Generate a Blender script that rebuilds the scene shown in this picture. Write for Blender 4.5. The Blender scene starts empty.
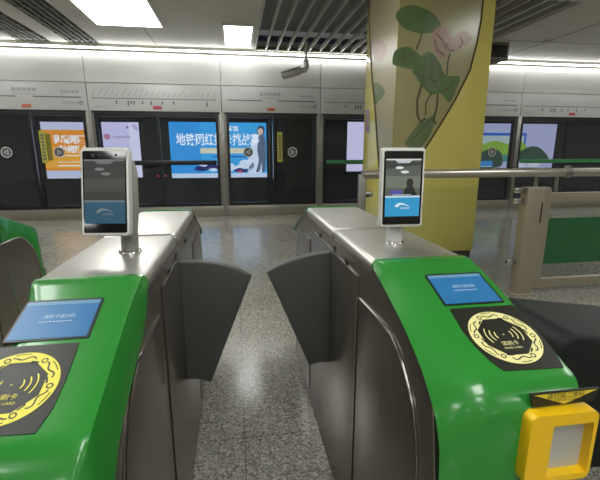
import bpy, bmesh, math, random
from mathutils import Vector, Matrix
random.seed(4)
S = bpy.context.scene
COL = S.collection
PI = math.pi
FPX = 400.0                     # focal length in pixels of the 600 x 480 frame
CAMZ = 1.28
PITCH = math.atan(90.0/FPX)
YAW = math.atan(65.0/FPX*math.cos(PITCH))
CP = Vector((0, 0, CAMZ))
FW = Vector((math.sin(YAW)*math.cos(PITCH), math.cos(YAW)*math.cos(PITCH), -math.sin(PITCH)))
RT = Vector((math.cos(YAW), -math.sin(YAW), 0))
UPV = RT.cross(FW)

def at(u, v, axis, val):
    """where the sight line of a photo pixel meets a world plane"""
    d = FW + RT*((u-300)/FPX) + UPV*((240-v)/FPX)
    i = 'XYZ'.index(axis)
    return CP + d*((val-CP[i])/d[i])

# ------------------------------------------------------------------ materials
def lin(c):
    return tuple(((x/255)/12.92 if x <= 10 else ((x/255+.055)/1.055)**2.4) for x in c) + (1,)

def mat(name, rgb, rough=.5, metal=0.0, spec=.5, var=0.0, scale=8.0, bump=0.0, coat=0.0, emit=None, stretch=None):
    m = bpy.data.materials.new(name); m.use_nodes = True
    nt = m.node_tree; b = nt.nodes['Principled BSDF']
    b.inputs['Base Color'].default_value = lin(rgb)
    b.inputs['Roughness'].default_value = rough
    b.inputs['Metallic'].default_value = metal
    b.inputs['Specular IOR Level'].default_value = spec
    b.inputs['Coat Weight'].default_value = coat
    b.inputs['Coat Roughness'].default_value = .08
    if emit:
        b.inputs['Emission Color'].default_value = lin(rgb)
        b.inputs['Emission Strength'].default_value = emit
    tc = nt.nodes.new('ShaderNodeTexCoord')
    mp = nt.nodes.new('ShaderNodeMapping')
    if stretch: mp.inputs['Scale'].default_value = stretch
    nt.links.new(tc.outputs['Object'], mp.inputs['Vector'])
    no = nt.nodes.new('ShaderNodeTexNoise')
    no.inputs['Scale'].default_value = scale; no.inputs['Detail'].default_value = 4
    nt.links.new(mp.outputs['Vector'], no.inputs['Vector'])
    if var > 0:
        mx = nt.nodes.new('ShaderNodeMix'); mx.data_type = 'RGBA'; mx.blend_type = 'MIX'
        c = lin(rgb)
        mx.inputs['A'].default_value = tuple(x*(1-var) for x in c[:3])+(1,)
        mx.inputs['B'].default_value = tuple(min(1, x*(1+var)) for x in c[:3])+(1,)
        nt.links.new(no.outputs['Fac'], mx.inputs['Factor'])
        nt.links.new(mx.outputs['Result'], b.inputs['Base Color'])
    if bump > 0:
        bp = nt.nodes.new('ShaderNodeBump'); bp.inputs['Strength'].default_value = bump; bp.inputs['Distance'].default_value = .002
        nt.links.new(no.outputs['Fac'], bp.inputs['Height'])
        nt.links.new(bp.outputs['Normal'], b.inputs['Normal'])
    return m

def glow(name, rgb, strength):
    """a surface that gives off light: lamp, backlit print or screen"""
    m = bpy.data.materials.new(name); m.use_nodes = True
    nt = m.node_tree; b = nt.nodes['Principled BSDF']
    b.inputs['Base Color'].default_value = (0.02, .02, .02, 1)
    b.inputs['Roughness'].default_value = .35
    b.inputs['Emission Color'].default_value = lin(rgb)
    b.inputs['Emission Strength'].default_value = strength
    return m

def glass(name, tint, ior=1.45, rough=0.0, haze=0.0):
    m = bpy.data.materials.new(name); m.use_nodes = True
    nt = m.node_tree; nt.nodes.clear()
    out = nt.nodes.new('ShaderNodeOutputMaterial')
    tr = nt.nodes.new('ShaderNodeBsdfTransparent'); tr.inputs['Color'].default_value = tint + (1,)
    gl = nt.nodes.new('ShaderNodeBsdfGlossy'); gl.inputs['Roughness'].default_value = rough
    fr = nt.nodes.new('ShaderNodeFresnel'); fr.inputs['IOR'].default_value = ior
    mx = nt.nodes.new('ShaderNodeMixShader')
    # a thin sheet: only the outer face of each side reflects (no false total reflection inside)
    ge = nt.nodes.new('ShaderNodeNewGeometry'); inv = nt.nodes.new('ShaderNodeMath'); inv.operation = 'SUBTRACT'; inv.inputs[0].default_value = 1
    mu = nt.nodes.new('ShaderNodeMath'); mu.operation = 'MULTIPLY'
    nt.links.new(ge.outputs['Backfacing'], inv.inputs[1]); nt.links.new(inv.outputs[0], mu.inputs[0]); nt.links.new(fr.outputs[0], mu.inputs[1])
    nt.links.new(mu.outputs[0], mx.inputs[0]); nt.links.new(tr.outputs[0], mx.inputs[1]); nt.links.new(gl.outputs[0], mx.inputs[2])
    if haze:  # grey diffuse veil: haze over the dark panes, put into the glass
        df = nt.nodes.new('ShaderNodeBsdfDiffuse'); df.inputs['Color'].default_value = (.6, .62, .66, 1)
        m2 = nt.nodes.new('ShaderNodeMixShader'); m2.inputs[0].default_value = haze
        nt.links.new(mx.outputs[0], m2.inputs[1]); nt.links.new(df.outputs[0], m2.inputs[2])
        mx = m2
    nt.links.new(mx.outputs[0], out.inputs[0])
    return m

def terrazzo():
    m = mat('terrazzo', (140, 135, 122), rough=.14, spec=.5)
    nt = m.node_tree; b = nt.nodes['Principled BSDF']
    tc = nt.nodes.new('ShaderNodeTexCoord')
    v = nt.nodes.new('ShaderNodeTexVoronoi'); v.inputs['Scale'].default_value = 120
    n = nt.nodes.new('ShaderNodeTexNoise'); n.inputs['Scale'].default_value = 70; n.inputs['Detail'].default_value = 3
    big = nt.nodes.new('ShaderNodeTexNoise'); big.inputs['Scale'].default_value = 1.3
    for x in (v, n, big): nt.links.new(tc.outputs['Object'], x.inputs['Vector'])
    sep = nt.nodes.new('ShaderNodeSeparateColor'); nt.links.new(v.outputs['Color'], sep.inputs[0])
    add = nt.nodes.new('ShaderNodeMath'); add.operation = 'ADD'
    nt.links.new(sep.outputs[0], add.inputs[0]); nt.links.new(n.outputs['Fac'], add.inputs[1])
    half = nt.nodes.new('ShaderNodeMath'); half.operation = 'MULTIPLY'; half.inputs[1].default_value = .5
    nt.links.new(add.outputs[0], half.inputs[0])
    r = nt.nodes.new('ShaderNodeValToRGB')
    e = r.color_ramp.elements
    e[0].position = .18; e[0].color = lin((84, 80, 72))
    e[1].position = .85; e[1].color = lin((196, 193, 180))
    k = e.new(.38); k.color = lin((126, 124, 114))
    k = e.new(.62); k.color = lin((154, 151, 139))
    nt.links.new(half.outputs[0], r.inputs[0])
    mx = nt.nodes.new('ShaderNodeMix'); mx.data_type = 'RGBA'; mx.blend_type = 'MULTIPLY'; mx.inputs['Factor'].default_value = .35
    nt.links.new(r.outputs[0], mx.inputs['A']); nt.links.new(big.outputs['Fac'], mx.inputs['B'])
    # slab joints
    br = nt.nodes.new('ShaderNodeTexBrick'); br.offset = 0
    br.inputs['Scale'].default_value = 1; br.inputs['Brick Width'].default_value = .8; br.inputs['Row Height'].default_value = .8
    br.inputs['Mortar Size'].default_value = .003
    br.inputs['Color1'].default_value = br.inputs['Color2'].default_value = (1, 1, 1, 1); br.inputs['Mortar'].default_value = (.62, .6, .56, 1)
    nt.links.new(tc.outputs['Object'], br.inputs['Vector'])
    m2 = nt.nodes.new('ShaderNodeMix'); m2.data_type = 'RGBA'; m2.blend_type = 'MULTIPLY'; m2.inputs['Factor'].default_value = 1
    nt.links.new(mx.outputs['Result'], m2.inputs['A']); nt.links.new(br.outputs['Color'], m2.inputs['B'])
    nt.links.new(m2.outputs['Result'], b.inputs['Base Color'])
    return m

M = dict(
    floor=terrazzo(),
    steel=mat('brushed_steel', (150, 147, 140), rough=.26, metal=1, var=.06, scale=40, bump=.12, stretch=(1, .05, 1)),
    steel_top=mat('satin_steel_lid', (200, 197, 190), rough=.36, metal=.9, var=.05, scale=40, bump=.1, stretch=(.05, 1, 1)),
    side=mat('dull_steel', (138, 132, 121), rough=.27, metal=.8, var=.06, scale=30, bump=.05, stretch=(1, 1, .05)),
    chrome=mat('polished_steel', (200, 200, 196), rough=.12, metal=1),
    green=mat('green_plastic', (40, 130, 46), rough=.26, spec=.5, var=.04, scale=3, coat=.35),
    greendark=mat('green_sheet', (38, 92, 52), rough=.4),
    flap=mat('charcoal_rubber', (70, 70, 68), rough=.55, var=.06, scale=12),
    dark=mat('dark_plastic', (26, 27, 25), rough=.35),
    black=mat('black_frame', (19, 20, 23), rough=.3),
    white_plastic=mat('white_plastic', (222, 222, 218), rough=.35),
    grey_plastic=mat('grey_plastic', (150, 148, 140), rough=.4),
    glossblack=mat('black_glass', (8, 9, 9), rough=.05, spec=.5, coat=.3),
    yellowplastic=mat('yellow_plastic', (236, 190, 20), rough=.35),
    yellowprint=mat('yellow_print', (222, 200, 62), rough=.45),
    ring=mat('ring_print_pale_lit', (236, 228, 158), rough=.45),  # right ring: same print, its paler lighting put into the colour
    ring2=mat('ring_print_deep_lit', (232, 222, 84), rough=.45),  # left rings: same print, tone as lit there put into the colour
    blackprint=mat('black_print', (28, 29, 20), rough=.4),
    window=mat('scanner_pane', (176, 176, 168), rough=.15),
    pillar=mat('yellow_enamel', (198, 186, 100), rough=.16, var=.03, scale=1.5, coat=.2),
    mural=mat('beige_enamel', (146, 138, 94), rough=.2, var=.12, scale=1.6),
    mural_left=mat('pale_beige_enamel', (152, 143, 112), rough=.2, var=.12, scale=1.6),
    leaf=mat('leaf_green_print', (82, 104, 62), rough=.2, var=.3, scale=5),
    leaf2=mat('deep_leaf_print', (92, 108, 74), rough=.2, var=.3, scale=5),
    stem=mat('stem_print', (78, 78, 48), rough=.25),
    pink=mat('dusty_pink_print', (150, 120, 98), rough=.25, var=.25, scale=6),
    line=mat('brown_line', (70, 58, 30), rough=.5, spec=.1),
    purple=mat('purple_print', (120, 90, 130), rough=.4),
    skirt=mat('dark_skirting', (58, 52, 42), rough=.3),
    panel=mat('white_header_panel', (232, 232, 229), rough=.3, var=.015, scale=1),
    band=mat('grey_sign_panel', (186, 187, 184), rough=.35, var=.02, scale=1),
    ink=mat('grey_ink', (92, 93, 94), rough=.5),
    paleink=mat('pale_ink', (160, 161, 162), rough=.5),
    redtag=mat('red_tag', (166, 52, 66), rough=.5),
    orangetag=mat('orange_tag', (186, 92, 62), rough=.5),
    post=mat('grey_post_steel', (142, 140, 134), rough=.32, metal=.85, var=.05, scale=20),
    kick=mat('kick_plate_steel', (150, 146, 134), rough=.3, metal=.8, var=.05, scale=14),
    tan=mat('tan_steel', (158, 149, 130), rough=.38, metal=.4, var=.06, scale=16),
    ceiling=mat('ceiling_panel', (212, 210, 203), rough=.6, var=.02, scale=1),
    voidc=mat('ceiling_void', (120, 120, 116), rough=.9),
    blade=mat('baffle_blade', (172, 170, 162), rough=.5),
    vent=mat('vent_grey', (120, 118, 112), rough=.6),
    cctv=mat('camera_grey', (186, 185, 181), rough=.4),
    track=mat('tunnel_concrete', (78, 82, 100), rough=.8, var=.2, scale=1.5),
    wall=mat('station_wall', (214, 212, 204), rough=.5),
    strip=glow('strip_diffuser', (250, 252, 250), 16.0),
    lamp_soft=glow('soft_lamp_diffuser', (252, 253, 250), 5.0),
    lamp=glow('lamp_diffuser', (252, 253, 250), 13.0),
    doorglass=glass('tinted_door_glass', (.40, .42, .45), haze=.03),
    clear=glass('clear_glass', (.97, .985, .975)),
    bin=mat('dark_green_plastic', (26, 31, 28), rough=.6, spec=.3),
    railsteel=mat('rail_steel', (186, 180, 166), rough=.28, metal=.8),
    greenbar=mat('green_push_bar', (40, 110, 62), rough=.4),
    yellowtape=mat('yellow_sticker', (164, 160, 50), rough=.5),
    discgrey=mat('grey_disc_sticker', (74, 76, 78), rough=.5),
    whitemark=mat('white_sticker', (190, 190, 188), rough=.5),
)

# ------------------------------------------------------------------ mesh builder
class MB:
    def __init__(s, org=(0, 0, 0)):
        s.v = []; s.f = []; s.fm = []; s.org = Vector(org); s.mats = []
    def mi(s, m):
        if m is None: return 0
        if m not in s.mats: s.mats.append(m)
        return s.mats.index(m)
    def add(s, vs, fs, m=None):
        k = len(s.v); i = s.mi(m)
        s.v += [Vector(p) for p in vs]
        for f in fs: s.f.append([k+j for j in f]); s.fm.append(i)
        return s
    def box(s, x0, x1, y0, y1, z0, z1, m=None):
        vs = [(x, y, z) for x in (x0, x1) for y in (y0, y1) for z in (z0, z1)]
        return s.add(vs, [(0, 1, 3, 2), (4, 6, 7, 5), (0, 4, 5, 1), (2, 3, 7, 6), (0, 2, 6, 4), (1, 5, 7, 3)], m)
    def bevbox(s, x0, x1, y0, y1, z0, z1, r=.005, seg=3, m=None):
        bm = bmesh.new(); bmesh.ops.create_cube(bm, size=1)
        for v in bm.verts:
            v.co = Vector(((x0+x1)/2+v.co.x*(x1-x0), (y0+y1)/2+v.co.y*(y1-y0), (z0+z1)/2+v.co.z*(z1-z0)))
        bmesh.ops.bevel(bm, geom=bm.edges[:], offset=r, segments=seg, affect='EDGES', profile=.5)
        return s.bm(bm, m)
    def bm(s, bm, m=None, mx=None):
        bm.verts.index_update()
        vs = [(mx @ v.co if mx else v.co.copy()) for v in bm.verts]
        fs = [[v.index for v in f.verts] for f in bm.faces]
        bm.free(); return s.add(vs, fs, m)
    def prism(s, poly, a, b, fn, bev=0, m=None):
        """poly of 2D points, extruded from a to b; fn(p, q, depth) -> world point"""
        bm = bmesh.new()
        lo = [bm.verts.new(Vector((p[0], p[1], a))) for p in poly]
        hi = [bm.verts.new(Vector((p[0], p[1], b))) for p in poly]
        n = len(poly)
        bm.faces.new(lo[::-1]); bm.faces.new(hi)
        for i in range(n): bm.faces.new((lo[i], lo[(i+1) % n], hi[(i+1) % n], hi[i]))
        bmesh.ops.recalc_face_normals(bm, faces=bm.faces[:])
        if bev:
            es = [e for e in bm.edges if abs(e.verts[0].co.z-e.verts[1].co.z) < 1e-6]
            bmesh.ops.bevel(bm, geom=es, offset=bev, segments=3, affect='EDGES', profile=.5)
        for v in bm.verts: v.co = Vector(fn(v.co.x, v.co.y, v.co.z))
        return s.bm(bm, m)
    def flat(s, poly, fn, m=None):
        return s.add([fn(*p) for p in poly], [list(range(len(poly)))], m)
    def tube(s, pts, r, seg=10, m=None, caps=True):
        pts = [Vector(p) for p in pts]; n = len(pts)
        rr = r if isinstance(r, (list, tuple)) else [r]*n
        vs = []; fs = []; ref = None
        for i, p in enumerate(pts):
            t = (pts[min(i+1, n-1)]-pts[max(i-1, 0)]).normalized()
            if ref is None:
                ref = Vector((0, 0, 1)) if abs(t.z) < .9 else Vector((1, 0, 0))
            a = t.cross(ref).normalized(); c = a.cross(t); ref = c
            for k in range(seg):
                w = 2*PI*k/seg
                vs.append(p+a*(math.cos(w)*rr[i])+c*(math.sin(w)*rr[i]))
        for i in range(n-1):
            for k in range(seg):
                fs.append((i*seg+k, i*seg+(k+1) % seg, (i+1)*seg+(k+1) % seg, (i+1)*seg+k))
        if caps:
            fs.append(list(range(seg))[::-1]); fs.append([(n-1)*seg+k for k in range(seg)])
        return s.add(vs, fs, m)
    def lathe(s, prof, c=(0, 0, 0), seg=28, m=None):
        return s.tube([(c[0], c[1], c[2]+z) for r, z in prof], [r for r, z in prof], seg, m)
    def loft(s, secs, m=None, cap0=True, cap1=True):
        n = len(secs[0]); vs = [p for q in secs for p in q]; fs = []
        for i in range(len(secs)-1):
            for k in range(n-1):
                fs.append((i*n+k, i*n+k+1, (i+1)*n+k+1, (i+1)*n+k))
            fs.append((i*n+n-1, i*n, (i+1)*n, (i+1)*n+n-1))
        if cap0: fs.append(list(range(n))[::-1])
        if cap1: fs.append([(len(secs)-1)*n+k for k in range(n)])
        return s.add(vs, fs, m)
    def text(s, body, size, fn, m=None, bold=0.0, align='CENTER', shear=0.0):
        cu = bpy.data.curves.new('lettering', 'FONT'); cu.body = body; cu.size = size
        cu.align_x = align; cu.align_y = 'CENTER'; cu.offset = bold; cu.shear = shear; cu.resolution_u = 3
        o = bpy.data.objects.new('lettering', cu); COL.objects.link(o)
        bpy.context.view_layer.update()
        me = bpy.data.meshes.new_from_object(o.evaluated_get(bpy.context.evaluated_depsgraph_get()))
        vs = [fn(v.co.x, v.co.y) for v in me.vertices]; fs = [list(p.vertices) for p in me.polygons]
        bpy.data.objects.remove(o); bpy.data.curves.remove(cu); bpy.data.meshes.remove(me)
        return s.add(vs, fs, m)
    def build(s, name, m=None, parent=None, sharp=35, recalc=True):
        me = bpy.data.meshes.new(name)
        me.from_pydata([tuple(v-s.org) for v in s.v], [], s.f)
        mats = s.mats if s.mats else [m]
        for x in mats: me.materials.append(x)
        if s.mats: me.polygons.foreach_set('material_index', s.fm)
        bm = bmesh.new(); bm.from_mesh(me)
        if recalc: bmesh.ops.recalc_face_normals(bm, faces=bm.faces[:])
        for f in bm.faces: f.smooth = True
        for e in bm.edges:
            if len(e.link_faces) == 2 and e.calc_face_angle(0) > math.radians(sharp): e.smooth = False
        bm.to_mesh(me); bm.free()
        o = bpy.data.objects.new(name, me); COL.objects.link(o)
        if parent is not None: o.parent = parent
        else: o.location = s.org
        return o

def empty(name, loc, label, cat, group=None, rot=(0, 0, 0), kind=None):
    o = bpy.data.objects.new(name, None); COL.objects.link(o); o.location = loc; o.rotation_euler = rot
    o.empty_display_size = .1
    return tag(o, label, cat, group, kind)
def tag(o, label=None, cat=None, group=None, kind=None):
    if label: o['label'] = label
    if cat: o['category'] = cat
    if group: o['group'] = group
    if kind: o['kind'] = kind
    return o
def struct(o, label=None, cat=None):
    return tag(o, label, cat, None, 'structure')
def smoothpoly(pts, n=4):
    """closed Catmull-Rom through 2D points"""
    out = []; k = len(pts)
    for i in range(k):
        p0, p1, p2, p3 = (Vector(pts[(i+j-1) % k]) for j in range(4))
        for j in range(n):
            t = j/n
            out.append(tuple(.5*((2*p1)+(p2-p0)*t+(2*p0-5*p1+4*p2-p3)*t*t+(3*p1-p0-3*p2+p3)*t**3)))
    return out
def circ(cx, cy, r, n=40, ry=None, a0=0, a1=2*PI):
    full = abs(a1-a0-2*PI) < 1e-6
    return [(cx+r*math.cos(a0+(a1-a0)*i/(n if full else n-1)), cy+(ry or r)*math.sin(a0+(a1-a0)*i/(n if full else n-1))) for i in range(n)]
def ringfaces(mb, outer, inner, fn, m):
    n = len(outer)
    mb.add([fn(*p) for p in outer]+[fn(*p) for p in inner], [(i, (i+1) % n, n+(i+1) % n, n+i) for i in range(n)], m)
def rrect(x0, x1, y0, y1, r, n=5):
    p = []
    for cx, cy, a in ((x1-r, y1-r, 0), (x0+r, y1-r, PI/2), (x0+r, y0+r, PI), (x1-r, y0+r, 1.5*PI)):
        for i in range(n): p.append((cx+r*math.cos(a+i*PI/2/(n-1)), cy+r*math.sin(a+i*PI/2/(n-1))))
    return p

# ------------------------------------------------------------------ setting
CEIL = 3.08; YW = 8.05
b = MB(); b.box(-9, 12, -9.5, YW+.12, -.1, 0); struct(b.build('floor', M['floor']), 'speckled grey terrazzo station floor', 'floor')
b = MB()
# ceiling sheets leave openings for the baffle bays and vents
BAYS = [(.42, 4.35, 4.9, 7.86), (-3.55, -3.02, 5.4, 7.98), (-2.75, -2.25, 5.4, 7.98)]
xs = sorted({-9, 12, *[q for B in BAYS for q in B[:2]]}); ys = sorted({-9.5, YW+.3, *[q for B in BAYS for q in B[2:]]})
for i in range(len(xs)-1):
    for j in range(len(ys)-1):
        cx, cy = (xs[i]+xs[i+1])/2, (ys[j]+ys[j+1])/2
        if not any(B[0] < cx < B[1] and B[2] < cy < B[3] for B in BAYS):
            b.box(xs[i], xs[i+1], ys[j], ys[j+1], CEIL, CEIL+.03)
struct(b.build('ceiling', M['ceiling']), 'pale flat ceiling panels of the station hall', 'ceiling')
b = MB()
for x0, x1, y0, y1 in BAYS: b.box(x0-.05, x1+.05, y0-.05, y1+.05, CEIL+.32, CEIL+.35)
struct(b.build('trim_1', M['voidc']), 'dark void above the open ceiling bays', 'ceiling void')
b = MB()
for x in [.42+.2*i for i in range(20)]: b.box(x-.014, x+.014, 4.9, 7.86, CEIL-.02, CEIL+.05)
b.box(.42, 4.35, 7.86, 7.90, CEIL-.03, CEIL+.1)
struct(b.build('trim_2', M['blade']), 'pale parallel baffle blades of the open ceiling bay', 'ceiling baffle')
b = MB()
for x0, x1, y0, y1 in BAYS[1:]:
    for k in range(int((x1-x0)/.09)): b.box(x0+.05+k*.09, x0+.075+k*.09, y0, y1, CEIL, CEIL+.05)
    for yy in [y0+.4*i for i in range(7)]: b.box(x0, x1, yy-.012, yy+.012, CEIL, CEIL+.05)
struct(b.build('trim_3', M['vent']), 'two grey vent grilles in the ceiling', 'ceiling vent')
b = MB()
for p, q in (((5.3, 5.2), (5.75, 7.9)), ((-1.3, 5.2), (-1.2, 7.9))):
    b.box(p[0]-.008, p[0]+.008, p[1], q[1], CEIL-.003, CEIL)
for y in (6.66,): b.box(4.6, 9, y-.008, y+.008, CEIL-.003, CEIL)
struct(b.build('trim_4', M['vent']), 'dark joints between ceiling panels', 'ceiling joint')
for nm, bx in (('wall_back', (-9, 12, -9.6, -9.5)), ('wall_left', (-9.1, -9, -9.5, 11.6)), ('wall_right', (12, 12.1, -9.5, 11.6))):
    b = MB(); b.box(*bx, -.1, CEIL+.3); struct(b.build(nm, M['wall']), {'wall_back': 'plain wall at the back of the hall', 'wall_left': 'plain wall closing the hall on the left', 'wall_right': 'plain wall closing the hall on the right'}[nm], 'wall')
# track side beyond the platform doors
b = MB(); b.box(-9, 12, YW+.12, 11.5, -1.2, -1.1); struct(b.build('floor_track', M['track']), 'dark track bed behind the platform doors', 'track bed')
b = MB(); b.box(-9, 12, 11.5, 11.6, -1.2, 3.4); struct(b.build('wall_track', M['track']), 'dark tunnel wall across the track', 'tunnel wall')
b = MB(); b.box(-9, 12, YW+.2, 11.6, 3.3, 3.4); struct(b.build('ceiling_track', M['track']), 'dark tunnel roof above the track', 'tunnel roof')

# ------------------------------------------------------------------ platform screen doors
POSTS = []
x = -.22
POSTS = [-8.86, -6.97, -4.54, -2.57, -.22, 1.67, 4.10, 5.99, 8.42, 10.31]
DOORBAY = lambda a: any(abs(a-q) < .01 for q in (-8.86, -4.54, -.22, 4.10, 8.42))
HB, HM, HT = 1.975, 2.445, 2.935
b = MB()
lo = [-9]+POSTS; hi = POSTS+[12]
for a, c in zip(lo, hi): b.bevbox(a+.006, c-.006, YW-.05, YW+.16, HM+.008, HT+.015, .004, 2)
b.box(-9, 12, YW, YW+.18, HM-.01, HT+.15)
struct(b.build('wall_header', M['panel']), 'white header panels above the platform doors', 'wall panel')
b = MB(); b.box(-9, 12, YW-.1, YW+.16, HT+.09, CEIL); b.box(-9, 12, YW-.13, YW-.1, HT+.02, HT+.055)
struct(b.build('trim_5', M['ceiling']), 'pale cornice above the strip light', 'trim')
b = MB(); b.box(-9, 12, YW-.02, YW+.16, HB-.04, HM-.01, None)
struct(b.build('trim_6', M['black']), 'black backing behind the sign panels', 'trim')
t = empty('strip_light', (1.5, YW-.05, HT+.02), 'long glowing white strip light along the top of the header panels', 'strip light')
b = MB(t.location); b.box(-9, 12, YW-.10, YW-.03, HT+.055, HT+.09); b.build('diffuser', M['strip'], t)
b = MB(t.location); b.box(-9, 12, YW-.03, YW-.003, HT+.025, HT+.088); b.build('housing', M['grey_plastic'], t)

# sign panels: one per bay
FR = lambda y: (lambda p, q: (p, y, q))
signcount = 0
for i in range(len(POSTS)-1):
    a, c = POSTS[i], POSTS[i+1]
    if c < -6 or a > 9: continue
    door = DOORBAY(a); mid = (a+c)/2
    where = {-6.97: 'farthest left', -4.54: 'above the orange advert', -2.57: 'above the white and lavender advert', -.22: 'below the surveillance camera',
             1.67: 'just left of the pillar', 4.10: 'just right of the pillar', 5.99: 'above the right tree advert', 8.42: 'farthest right'}[round(a, 2)]
    t = empty('station_sign' if door else 'route_map_sign', (mid, YW-.03, HB), ('grey name sign with thick line and arrow, ' if door else 'grey route map sign with a dashed line of stops, ')+where, 'sign', 'header signs above the platform doors')
    b = MB(t.location); b.bevbox(a+.006, c-.006, YW-.045, YW-.005, HB, HM, .004, 2); b.build('panel', M['band'], t)
    F = FR(YW-.047); d = MB(t.location)
    if door:
        d.flat(((a+.12, 2.185), (mid-.17, 2.185), (mid-.17, 2.203), (a+.12, 2.203)), F, M['ink'])
        d.flat(((mid+.1, 2.185), (c-.1, 2.185), (c-.1, 2.203), (mid+.1, 2.203)), F, M['ink'])
        for row, n, w, z, h in ((0, 5, .07, 2.31, .06), (1, 8, .035, 2.24, .022)):
            for k in range(n):
                xx = mid-.03+(k-(n-1)/2)*(w+.012)
                d.flat(rrect(xx-w/2, xx+w/2, z-h/2, z+h/2, .006, 2), F, M['paleink'])
        for n, w, z in ((5, .05, 2.285), (7, .03, 2.10)):
            for k in range(n):
                xx = c-.42+k*(w+.01)
                d.flat(((xx, z-.02), (xx+w*.8, z-.02), (xx+w*.8, z+.02), (xx, z+.02)), F, M['paleink'])
        ringfaces(d, circ(c-.11, 2.1, .036, 20), circ(c-.11, 2.1, .026, 20), F, M['ink'])
        d.flat(((c-.13, 2.095), (c-.105, 2.095), (c-.105, 2.085), (c-.09, 2.1), (c-.105, 2.115), (c-.105, 2.105), (c-.13, 2.105)), F, M['ink'])
    else:
        n = 44; w = (c-a-.16)/n
        for k in range(n):
            xx = a+.08+k*w
            d.flat(((xx, 2.178), (xx+w*.7, 2.178), (xx+w*.7, 2.196), (xx, 2.196)), F, M['ink'])
            if k % 2 == 0:
                L = .05+random.random()*.09
                d.flat(((xx, 2.225), (xx+.016, 2.225), (xx+.016+L*.7, 2.225+L), (xx+L*.7, 2.225+L)), F, M['paleink'])
        for k in (8, 12, 13, 14, 17, 20, 24, 28, 40):
            xx = a+.08+k*w; h = .02+.05*random.random()
            d.flat(((xx, 2.13-h), (xx+.025, 2.13-h), (xx+.025, 2.145), (xx, 2.145)), F, M['ink'])
        for k in range(4):
            d.flat(((a+.1+k*.055, 2.03), (a+.14+k*.055, 2.03), (a+.14+k*.055, 2.05), (a+.1+k*.055, 2.05)), F, M['paleink'])
    d.build('printing', None, t, recalc=False)
    b = MB(t.location); xx = mid-.02 if door else mid+.02
    b.bevbox(xx-.075, xx+.075, YW-.055, YW-.046, 2.01, 2.065, .004, 2)
    b.build('tag', M['orangetag' if door else 'redtag'], t)

# posts
for i, x in enumerate(POSTS[1:-1]):
    b = MB(); b.bevbox(x-.045, x+.045, YW-.06, YW+.06, 0, HB, .008, 3)
    b.box(x-.075, x+.075, YW-.01, YW+.05, .2, HB)
    struct(b.build('trim_%d' % (7+i), M['post']), 'grey steel post between platform door bays', 'post')
b = MB()
b.bevbox(-9, 12, YW-.05, YW+.06, 0, .2, .006, 2)
struct(b.build('baseboard_far', M['kick']), 'steel kick plate under the platform doors', 'kick plate')

def sticker(parent, org, x, z, face):
    """round door sticker with an arrow"""
    d = MB(org); F = FR(YW-.02)
    ringfaces(d, circ(x, z, .095, 32), circ(x, z, .08, 32), F, M['whitemark'])
    d.flat(circ(x, z, .08, 32), FR(YW-.019), M['discgrey'])
    k = .05*face
    ringfaces(d, [(x-.6*k, z-.048), (x+k, z), (x-.6*k, z+.048)], [(x-.35*k, z-.026), (x+.6*k, z), (x-.35*k, z+.026)], F, M['whitemark'])
    d.build('sticker', None, parent, recalc=False)
nd = nw = 0
for i in range(len(POSTS)-1):
    a, c = POSTS[i], POSTS[i+1]
    if c < -6 or a > 9: continue
    mid = (a+c)/2; org = (mid, YW, 0)
    a2, c2 = a+.075, c-.075
    if DOORBAY(a):
        nd += 1
        t = empty('door_%d' % nd, org, 'pair of dark glass sliding platform doors with round arrow stickers', 'platform door', kind='structure')
        for s in (-1, 1):
            x0, x1 = (a2, mid-.012) if s < 0 else (mid+.012, c2)
            b = MB(org)
            b.box(x0, x1, YW-.012, YW+.04, .2, .26); b.box(x0, x1, YW-.012, YW+.04, HB-.10, HB-.02)
            b.box(x0, x0+.05, YW-.012, YW+.04, .26, HB-.1); b.box(x1-.05, x1, YW-.012, YW+.04, .26, HB-.1)
            lf = b.build('door_leaf', M['black'], t)
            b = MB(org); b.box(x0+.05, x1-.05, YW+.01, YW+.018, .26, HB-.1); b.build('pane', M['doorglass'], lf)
            sticker(lf, org, mid+s*(.47 if s < 0 else .40), 1.24, s)
            if s > 0:
                b = MB(org); b.box(x0+.085, x0+.185, YW-.016, YW-.012, 1.05, 1.62, M['yellowtape'])
                for k in range(8): b.box(x0+.11, x0+.16, YW-.018, YW-.016, 1.10+k*.06, 1.14+k*.06, M['ink'])
                if abs(a+.22) < .01 or a < -4: b.build('warning_strip', None, lf)
    else:
        nw += 1
        t = empty('window_%d' % nw, org, 'fixed dark glass bay with a waist high push bar', 'emergency door', kind='structure')
        b = MB(org)
        b.box(a2, c2, YW-.012, YW+.04, .2, .26); b.box(a2, c2, YW-.012, YW+.04, HB-.10, HB-.02)
        for x0 in (a2, mid-.025, c2-.05): b.box(x0, x0+.05, YW-.012, YW+.04, .26, HB-.1)
        fr = b.build('window_frame', M['black'], t)
        for x0, x1 in ((a2+.05, mid-.025), (mid+.025, c2-.05)):
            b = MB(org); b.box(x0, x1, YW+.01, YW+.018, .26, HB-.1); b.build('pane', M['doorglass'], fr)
        b = MB(org); b.bevbox(a2+.06, c2-.06, YW-.05, YW-.015, 1.0, 1.085, .01, 2)
        b.build('push_bar', M['black' if a < 0 else 'greenbar'], t)
        if a < 0:
            for s in (-.07, .07):
                b = MB(org); b.tube([(mid+s, YW-.05, .8), (mid+s, YW-.012, .8)], .02, 12); b.build('button', M['redtag'], t)

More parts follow.
